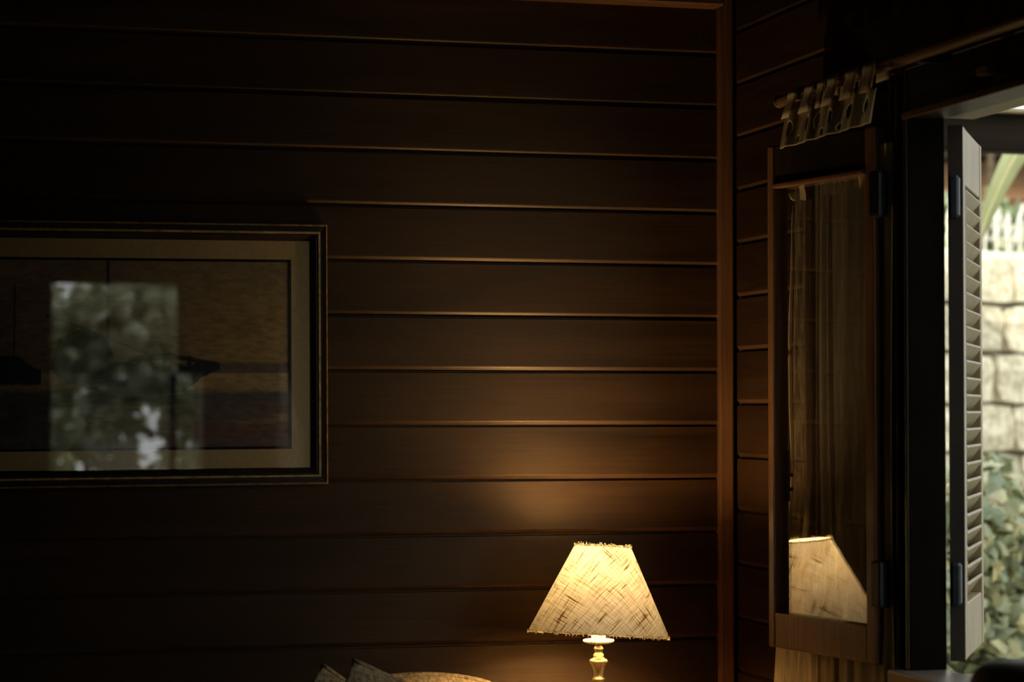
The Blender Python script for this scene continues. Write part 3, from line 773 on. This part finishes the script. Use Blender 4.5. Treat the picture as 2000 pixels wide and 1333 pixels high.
# straps over the rod
straps = [(-.580, .044, 0.6), (-.668, .044, .9), (-.728, .036, .7), (-.782, .046, .8), (-.868, .050, .5), (-.948, .050, .3)]
for y0, wd, lean in straps:
    pth = []
    for k in range(4): pth.append((-.022 + .0032 * k, -.044 + .0138 * k))       # room side going up
    for k in range(9):
        a = PI + PI * k / 8
        pth.append(((RR + .003) * math.cos(a), -(RR + .003) * math.sin(a)))
    for k in range(4): pth.append((.0135, -.007 * k))
    prof2 = pth
    v = []; f = []; m = len(prof2); nw = 4
    for i, (xx, zz) in enumerate(prof2):
        for j in range(nw + 1):
            q = j / nw - .5
            yy = y0 + q * wd * (1 + .35 * min(1, max(0, -zz) / .06)) + lean * .012 * (-zz / .06)
            v.append(cw((RDX + xx - .0015 * math.cos(q * PI), yy, RDZ + zz)))
    for i in range(m - 1):
        for j in range(nw):
            a = i * (nw + 1) + j; f.append((a, a + 1, a + nw + 2, a + nw + 1))
    o = pd_obj('tab', v, f, M['crochet'], cu, smooth=True)
    md = o.modifiers.new('thick', 'SOLIDIFY'); md.thickness = .0015
# crochet band with oval openings
YA, YB = -.565, -1.003
holes = [(-.606, 1.990, .014, .015), (-.686, 1.992, .016, .015), (-.735, 1.991, .010, .016), (-.806, 1.990, .014, .015), (-.890, 1.990, .020, .015), (-.962, 1.992, .016, .015), (-.645, 1.967, .010, .007), (-.770, 1.967, .010, .007), (-.845, 1.967, .010, .007)]
def band(u, t):
    y = YA + (YB - YA) * u; z = 2.022 - .066 * t
    if t < .3: z -= .006 * math.sin(u * 40) * (1 - t / .3)
    return cw((RDX - .020 - .012 * t + fold(y, z, .30), y, z))
def band_keep(u, t):
    y = YA + (YB - YA) * u; z = 2.022 - .066 * t
    return all(((y - a) / c) ** 2 + ((z - b) / e) ** 2 > 1 for a, b, c, e in holes)
v, f = grid_sheet(band, 200, 30, band_keep)
o = pd_obj('crochet_band', v, f, M['crochet'], cu, smooth=True)
md = o.modifiers.new('thick', 'SOLIDIFY'); md.thickness = .0018
# gathered ruffle, caught behind the top of the sash
def ruff(u, t):
    y = -.480 - .37 * u; z = 1.955 - .080 * t
    bul = math.sin(PI * min(1, t * 1.05)) * (.006 + .004 * math.sin(u * 23))
    z2 = z - .014 * abs(math.sin(u * 9 + .6)) * t
    return cw((-.042 - bul + .003 * math.sin(u * 70 + 3 * t) + .003 * math.sin(u * 29), y, z2))
v, f = grid_sheet(ruff, 150, 14); o = pd_obj('ruffle', v, f, M['crochet'], cu, smooth=True)
# hanging cord at the edge of the curtain
v, f = tube([cw(q) for q in ((-.045, -.446, 1.925), (-.046, -.448, 1.905), (-.045, -.4475, 1.892), (-.047, -.446, 1.880), (-.046, -.450, 1.872), (-.045, -.456, 1.868))], [.003, .005, .0045, .006, .005, .003], 8)
pd_obj('tassel', v, f, M['crochet'], cu, smooth=True)
# sheer panel falling behind the sash, spreading towards the floor
def panel_edge(z): return float(np.interp(z, [.55, .89, 1.0, 1.09, 1.317, 1.55, 1.92], [-.270, -.298, -.318, -.42, -.500, -.505, -.510]))
def panel(u, t):
    z = 1.935 - 1.335 * t
    ya = panel_edge(z); yb = -.905 + .008 * math.sin(t * 4)
    y = ya + (yb - ya) * (u + .02 * math.sin(2 * PI * u * 2 + .7))
    low = max(0, (1.15 - z) / .5)
    gx = .0022 * math.sin(u * 21 + 1.1 * math.sin(t * 3)) + .0012 * math.sin(u * 47 + t * 2) + low * (.010 * math.sin(u * 38) + .005 * math.sin(u * 83 + 1))
    if u > .93: gx -= .004 * math.sin((u - .93) / .07 * PI * 2)
    return cw((-.038 + gx, y, z))
v, f = grid_sheet(panel, 200, 60); pd_obj('sheer_panel', v, f, M['curtain'], cu, smooth=True)
# almost clear outer edge of the sheer, with its turned hem
def edge_y(z): return float(np.interp(z, [.89, 1.0, 1.317, 1.55, 1.92], [-.305, -.370, -.430, -.416, -.440]))
def sheer_edge(u, t):
    z = 1.90 - .86 * t
    return cw((-.037 + .002 * math.sin(u * 12 + t * 4), edge_y(z) + (panel_edge(z) - .01 - edge_y(z)) * u, z))
v, f = grid_sheet(sheer_edge, 20, 40); pd_obj('sheer_edge', v, f, M['voile'], cu, smooth=True)
v, f = tube([cw((-.040, edge_y(1.86 - .82 * k / 40) + .0015 * math.sin(k * .7), 1.86 - .82 * k / 40)) for k in range(41)], [.0012 + .0026 * min(1, k / 12) for k in range(41)], 8)
pd_obj('hem', v, f, M['curtain'], cu, smooth=True)
# heavier gathered fold lying over the sheer
def gather(u, t):
    z = 1.925 - 1.30 * t
    w0 = .104 + .02 * t; yc = -.574 + .006 * math.sin(t * 6)
    y = yc + w0 * (.5 - u) + .006 * math.sin(u * 9 + t * 3)
    return cw((-.0455 + .0030 * math.cos(u * PI * 6 + .8 * math.sin(t * 4)) + .0012 * math.sin(u * 40 + t * 5), y, z))
v, f = grid_sheet(gather, 60, 50); pd_obj('gathered_fold', v, f, M['curtain'], cu, smooth=True)

# ------------------------------------------------------------------ daybed and cushions by the wall
db = empty('daybed', (-1.35, -.42, 0)); tag(db, 'low brown daybed under the cushions against the back wall', 'daybed')
box_obj('mattress', (-.75, -.40, .27), (.66, .36, .400), M['daybed'], db, .03, 3)
box_obj('base_frame', (-.77, -.41, .16), (.68, .38, .27), M['darkwood'], db, .006, 2)
for sx in (-.72, .60):
    for sy in (-.36, .30):
        v, f = lathe([(.018, 0), (.026, .05), (.030, .16)], 12); pd_obj('leg', v, f, M['darkwood'], db, (sx, sy, 0), smooth=True)

def cushion(name, half, thick, loc, rot, label, lean=0.0, yaw=R(16), pinch=.10, hz=None):
    root = empty(name, loc); root.rotation_euler = (lean, rot, yaw)
    hz = hz or half
    n = 30; v = []; f = []
    def P2(a, b):
        sx = 1 - pinch * (1 - a * a) * 0 - pinch * (1 - b * b) * abs(a) ** 2
        sz = 1 - pinch * (1 - a * a) * abs(b) ** 2
        return half * a * (1 - pinch * (1 - b * b) * .0) * (1 - pinch * .5 * (1 - abs(b) ** 2)), hz * b * (1 - pinch * .5 * (1 - abs(a) ** 2))
    for side in (1, -1):
        for j in range(n + 1):
            for i in range(n + 1):
                a = math.sin((i / n - .5) * PI); b = math.sin((j / n - .5) * PI)
                x_, z_ = P2(a, b)
                th = thick * (max(0, 1 - a ** 2) ** .55) * (max(0, 1 - b ** 2) ** .55)
                th += .004 * mnoise.noise(Vector((a * 3 + side, b * 3, half * 20))) * (1 - a * a) * (1 - b * b)
                v.append((x_, -side * th, z_))
    m = (n + 1) ** 2
    for s in (0, 1):
        for j in range(n):
            for i in range(n):
                a = s * m + j * (n + 1) + i
                q = (a, a + 1, a + n + 2, a + n + 1); f.append(q if s == 0 else q[::-1])
    bmx = bmesh.new(); vv = [bmx.verts.new(q) for q in v]
    for q in f: bmx.faces.new([vv[k] for k in q])
    bmesh.ops.remove_doubles(bmx, verts=bmx.verts, dist=1e-5)
    bm_obj('cover', bmx, M['tweed'], root, smooth=True)
    pts = []
    for s in range(4):
        for k in range(16):
            q = -1 + 2 * k / 16
            a, b = ((q, -1), (1, q), (-q, 1), (-1, -q))[s]
            x_, z_ = P2(a, b); pts.append((x_, .0, z_))
    v, f = tube(pts, .0055, 8, True); pd_obj('piping', v, f, M['tweed'], root, smooth=True)
    tag(root, label, 'cushion', 'tweed cushions on the daybed')
    return root
cA, sA = math.cos(R(21)), math.sin(R(21))
cushion('cushion', .20, .065, (-.9405 + .20 * cA - .20 * sA, -.42, .9763 - .20 * sA - .20 * cA), R(21), 'olive tweed cushion whose pointed corner stands tallest')
cB, sB = math.cos(R(31)), math.sin(R(31))
cushion('cushion', .195, .050, (-.9692 + .195 * cB - .195 * sB, -.275, .9518 - .195 * sB - .195 * cB), R(31), 'leftmost olive tweed cushion, partly hidden behind the tall corner')
cushion('cushion', .16, .050, (-.735, -.10, .662), R(3), 'rounded olive cushion behind, nearest the lamp', pinch=-.16, hz=.225)

# ------------------------------------------------------------------ dark armchair in front of the window
ch = empty('armchair', (-.65, -2.11, 0), (0, 0, R(-90))); tag(ch, 'black leather high backed chair in front of the window sill', 'chair')
bm = bmesh.new(); add_box(bm, (-.27, -.27, .36), (.27, .27, .48), .05, 4); bm_obj('seat', bm, M['leather'], ch, smooth=True)
v = []; f = []
nn = 26
for side in (0, 1):
    for j in range(nn + 1):
        for i in range(nn + 1):
            a = -1 + 2 * i / nn; t = j / nn
            w = .27 * (1 - .06 * t)
            top = 1.085 + .035 * math.sqrt(max(0, 1 - abs(a) ** 2.6)) - .0
            z_ = .44 + (top - .44) * math.sin(t * PI / 2)
            th = .045 * (1 - abs(a) ** 6) ** .5 * (1 - t ** 8) ** .5 + .004
            v.append((a * w, .27 + .06 * t + (th if side else -th), z_))
m_ = (nn + 1) ** 2
for s in (0, 1):
    for j in range(nn):
        for i in range(nn):
            a = s * m_ + j * (nn + 1) + i; q = (a, a + 1, a + nn + 2, a + nn + 1); f.append(q if s == 0 else q[::-1])
# close the rim
ring = [i for i in range(nn + 1)] + [j * (nn + 1) + nn for j in range(1, nn + 1)] + [nn * (nn + 1) + i for i in range(nn - 1, -1, -1)] + [j * (nn + 1) for j in range(nn - 1, 0, -1)]
for k in range(len(ring)):
    a, b = ring[k], ring[(k + 1) % len(ring)]; f.append((b, a, m_ + a, m_ + b))
pd_obj('backrest', v, f, M['leather'], ch, smooth=True)
for sx in (-1, 1):
    for sy in (-1, 1):
        v, f = lathe([(.014, 0), (.022, .36), (.022, .38)], 10); pd_obj('leg', v, f, M['darkwood'], ch, (sx * .22, sy * .22, 0), smooth=True)

# ------------------------------------------------------------------ garden outside the window
gr = struct(box_obj('garden_ground', (-9, -16, -.42), (14, 14, -.30), M['ground']), 'garden ground outside the house', 'ground')

# house wall seen from outside keeps the eave company
# porch beam with a tan cap
pb = empty('porch_beam', (1.6, 1.2, 2.18)); tag(pb, 'dark porch beam crossing above the garden outside the window', 'beam')
box_obj('beam', (-1.35, 0, 0), (2.2, .09, .105), M['beam'], pb, .004)
box_obj('cap_board', (-1.35, -.03, .105), (2.2, .12, .118), M['beamcap'], pb, .002)
for sx in (-1.3, 2.1):
    box_obj('post', (sx - .045, .0, -2.48), (sx + .045, .09, 0), M['beam'], pb, .004)

# stone garden wall: every block its own piece
GA = R(20)
gw = empty('garden_wall', (.2, 2.75, -.30), (0, 0, GA)); tag(gw, 'pale mossy stone block wall in the garden outside the window', 'wall')
box_obj('mortar_core', (0, .03, 0), (4.6, .30, 2.33), M['mortar'], gw)
def stone_mesh(k):
    r_ = random.Random(50 + k); bmx = bmesh.new()
    add_box(bmx, (-.5, -.5, -.5), (.5, .5, .5)); bmesh.ops.subdivide_edges(bmx, edges=bmx.edges, cuts=2, use_grid_fill=True)
    for v in bmx.verts:
        c = v.co; s = 1 - .05 * ((abs(c.x) > .45) + (abs(c.y) > .45) + (abs(c.z) > .45) - 1 if True else 0)
        v.co = Vector((c.x * s, c.y * s, c.z * s)) + Vector((r_.uniform(-.02, .02), r_.uniform(-.07, .07), r_.uniform(-.025, .025)))
    bmesh.ops.triangulate(bmx, faces=bmx.faces); bmesh.ops.recalc_face_normals(bmx, faces=bmx.faces)
    me = bpy.data.meshes.new('stone'); bmx.to_mesh(me); bmx.free(); me.materials.append(M['stone']); return me
stones = [stone_mesh(k) for k in range(6)]
zc = 0.0; row = 0
heights = [.19, .20, .21, .18, .20, .21, .19, .20, .19, .20, .19, .18]
for hgt in heights:
    x = -.05 - (row % 2) * .17
    while x < 4.6:
        wd = random.uniform(.26, .46)
        o = link_mesh('stone', random.choice(stones), None, gw, loc=(x + wd / 2, .05 + random.uniform(-.012, .012), zc + hgt / 2))
        o.scale = (wd - .008, .16, hgt - .008)
        x += wd
    zc += hgt; row += 1

# white ornamental railing standing on the wall
rl = empty('ornamental_railing', (.2, 2.75, 2.04), (0, 0, GA)); tag(rl, 'white railing with leaf shaped finials on top of the stone wall', 'railing')
def finial_mesh():
    v, f = tube([(0, 0, 0), (0, 0, .055), (0, 0, .075), (0, 0, .10), (0, 0, .125), (0, 0, .165)], [.008, .008, .019, .010, .017, .002], 8)
    v = [tuple(q) for q in v]; f = list(f)
    for s in (-1, 1):
        for z0 in (.045, .095):
            b0 = len(v)
            v2, f2 = tube([(0, 0, z0), (s * .016, 0, z0 + .014), (s * .026, 0, z0 + .010), (s * .031, 0, z0 - .006)], [.007, .008, .009, .003], 6)
            v += [tuple(q) for q in v2]; f += [tuple(i + b0 for i in q) for q in f2]
    me = bpy.data.meshes.new('finial'); me.from_pydata(v, [], f); me.update(); me.materials.append(M['white']); return me
fm = finial_mesh()
v, f = tube([(-.07, 0, .0), (.012, 0, .20)], .007, 6)
bar = bpy.data.meshes.new('diagonal_bar'); bar.from_pydata([tuple(q) for q in v], [], f); bar.update(); bar.materials.append(M['white'])
for k in range(46):
    o = link_mesh('finial', fm, None, rl, loc=(1.0 + k * .066, .10, .035)); o.scale = (.72, .72, 1)
    if k % 2 == 0:
        link_mesh('diagonal_bar', bar, None, rl, loc=(1.03 + k * .066, .115, .035), rot=(0, 0, 0 if k % 4 == 0 else PI))
box_obj('rail', (.9, .085, 0), (4.2, .125, .035), M['white'], rl, .004)

# ivy in front of the wall
def leaf_cloud(name, n, centers, size, mat, parent, seed, up=.4):
    r_ = np.random.default_rng(seed)
    c = np.array(centers)                                     # x,y,z,rx,ry,rz
    k = r_.integers(0, len(c), n); dirs = r_.normal(size=(n, 3)); dirs /= np.linalg.norm(dirs, axis=1)[:, None]
    rad = r_.random(n) ** .33 * .3 + .72
    pos = c[k, :3] + dirs * c[k, 3:] * rad[:, None]
    nor = dirs * .8 + r_.normal(size=(n, 3)) * .5; nor[:, 2] += up; nor /= np.linalg.norm(nor, axis=1)[:, None]
    tn = np.cross(nor, r_.normal(size=(n, 3))); tn /= np.linalg.norm(tn, axis=1)[:, None]
    bt = np.cross(nor, tn)
    s = size * r_.uniform(.6, 1.35, n)[:, None]
    v = np.stack([pos - tn * s, pos - tn * s * .35 + bt * s * .62 - nor * s * .12, pos + tn * s * .35 + bt * s * .42 - nor * s * .08, pos + tn * s * 1.05 - nor * s * .25,
                  pos + tn * s * .35 - bt * s * .42 - nor * s * .08, pos - tn * s * .35 - bt * s * .62 - nor * s * .12, pos + nor * s * .05], 1).reshape(-1, 3)
    b = np.arange(n) * 7
    tri = np.concatenate([np.stack([b + 6, b + i, b + (i + 1) % 6], 1) for i in range(6)])
    me = bpy.data.meshes.new(name); me.from_pydata(v.tolist(), [], tri.tolist()); me.update()
    tint = np.repeat(np.clip(r_.random(n) ** 2.6, 0, 1), 7).astype(np.float32)
    at = me.attributes.new('tint', 'FLOAT', 'POINT'); at.data.foreach_set('value', tint)
    me.materials.append(mat)
    return link_mesh(name, me, None, parent, kind='stuff')
iv = empty('ivy_bush', (1.7, 2.25, -.30)); tag(iv, 'dense ivy bush at the foot of the stone wall', 'bush')
cs = []
r2 = random.Random(11)
for k in range(210):
    x_ = r2.uniform(-1.0, 1.8); h_ = r2.uniform(.05, 1.38) if k > 55 else r2.uniform(1.05, 1.44)
    cs.append((x_, x_ * .36 - .05 + r2.uniform(-.12, .12), h_, r2.uniform(.10, .19), r2.uniform(.08, .16), r2.uniform(.10, .18)))
leaf_cloud('leaves', 26000, cs, .038, M['leaf'], iv, 5)
for k in range(9):
    x_ = -.8 + k * .3
    v, f = tube([(x_, x_ * .36, 0), (x_ + .05, x_ * .36 + .02, .5), (x_ - .03, x_ * .36 - .02, 1.1)], [.014, .010, .005], 6); pd_obj('stem', v, f, M['stem'], iv)

# broad strap leaves hanging across the top of the view
pp = empty('strap_leaf_plant', (2.25, 2.05, -.30)); tag(pp, 'tall plant with broad pale green blades drooping over the wall', 'plant')
def blade(p0, p1, p2, w, n=18):
    a, b, c = Vector(p0), Vector(p1), Vector(p2); v = []; f = []; rib = []
    for i in range(n + 1):
        t = i / n; q = a * (1 - t) ** 2 + b * 2 * t * (1 - t) + c * t * t
        tg = ((b - a) * (1 - t) + (c - b) * t).normalized()
        sd2 = tg.cross(Vector((0.25, 1, 0.1))).normalized(); nn_ = sd2.cross(tg)
        ww = w * (math.sin(PI * min(1, .12 + t * .9)) ** .6)
        for s in (-1, -.5, 0, .5, 1): v.append(q + sd2 * ww * s + nn_ * (abs(s) * ww * .35))
        rib.append(q - nn_ * .003)
    for i in range(n):
        for j in range(4): x0 = i * 5 + j; f.append((x0, x0 + 1, x0 + 6, x0 + 5))
    o = pd_obj('blade', v, f, M['frond'], pp, smooth=True)
    md = o.modifiers.new('thick', 'SOLIDIFY'); md.thickness = .002
    v, f = tube(rib, .004, 6); pd_obj('midrib', v, f, M['midrib'], o)
blade((0, 0, 2.55), (-.42, -.1, 3.1), (-.78, -.16, 2.18), .050)
blade((0, 0, 2.5), (-.25, -.05, 3.25), (-.62, .05, 2.95), .05)
blade((0, 0, 2.5), (.3, .1, 3.2), (.8, .0, 2.6), .05)
blade((0, 0, 2.5), (.1, -.2, 3.1), (.35, -.45, 2.5), .05)
blade((0, 0, 2.5), (-.1, .3, 3.3), (-.3, .6, 2.9), .05)
v, f = tube([(0, 0, 0), (.02, 0, 1.2), (0, 0, 2.6)], [.05, .04, .03], 10); pd_obj('trunk', v, f, M['stem'], pp, smooth=True)

# brown plank shed beyond the wall
shd = empty('garden_shed', (4.0, 6.0, -.30), (0, 0, R(8))); tag(shd, 'brown plank shed beyond the stone wall', 'shed')
box_obj('shed_core', (-.55, .02, 0), (3.0, 1.8, 3.0), M['shed'], shd)
for k in range(15):
    box_obj('plank', (-.57, -.012, k * .2), (3.02, .02, k * .2 + .192), M['shed'], shd, .003)
box_obj('roof', (-.75, -.2, 3.0), (3.2, 2.0, 3.08), M['beam'], shd)
# bright hedge beyond
hg = empty('tall_hedge', (2.08, 4.7, -.30)); tag(hg, 'sunlit yellow green hedge far behind the stone wall', 'hedge')
cs = [(r2.uniform(-.9, .85), r2.uniform(-.2, .2), r2.uniform(.2, 3.4), .30, .25, .30) for k in range(60)]
leaf_cloud('leaves', 9000, cs, .07, M['hedge'], hg, 9)
for k in range(6):
    v, f = tube([(-.9 + k * .35, 0, 0), (-.9 + k * .35, .05, 1.6), (-.87 + k * .35, 0, 3.0)], [.04, .03, .015], 6); pd_obj('stem', v, f, M['stem'], hg)

# unseen hedge added to keep sky light out of the room
bh = empty('light_block_hedge', (4.6, -2.6, -.30)); tag(bh, 'unseen dark hedge added to cut the daylight through the window', 'hedge')
leaf_cloud('leaves', 16000, [(r2.uniform(-.15, .15), r2.uniform(-4.6, 3.4), r2.uniform(.1, 3.5), .30, .40, .40) for k in range(170)], .085, M['boxleaf'], bh, 33)
for k in range(9):
    v, f = tube([(0, -4.2 + k * .95, 0), (.04, -4.2 + k * .95, 1.8), (0, -4.15 + k * .95, 3.4)], [.05, .04, .02], 6); pd_obj('stem', v, f, M['stem'], bh)

# ------------------------------------------------------------------ garden behind the rear window
rh = empty('rear_hedge', (-.7, -8.6, -.30)); tag(rh, 'leafy hedge seen as a reflection in the picture glass', 'hedge')
cs = [(r2.uniform(-1.6, 1.6), r2.uniform(-.25, .25), r2.uniform(.2, 2.45), .26, .26, .26) for k in range(95)]
leaf_cloud('leaves', 13000, cs, .055, M['rearleaf'], rh, 21)
for k in range(5):
    v, f = tube([(-1.2 + k * .6, 0, 0), (-1.2 + k * .6, .05, 1.2), (-1.15 + k * .6, 0, 2.3)], [.04, .03, .015], 6); pd_obj('stem', v, f, M['stem'], rh)
pt = empty('garden_screen', (-.66, -7.5, -.30)); tag(pt, 'white slatted garden screen mirrored low in the picture glass', 'screen')
for k in range(9):
    box_obj('slat', (-.10, -.01, .98 + k * .066), (.12, .01, 1.035 + k * .066), M['white'], pt, .002)
for sx in (-.105, .105):
    box_obj('post', (sx - .015, -.03, 0), (sx + .015, -.01, 1.6), M['white'], pt, .002)
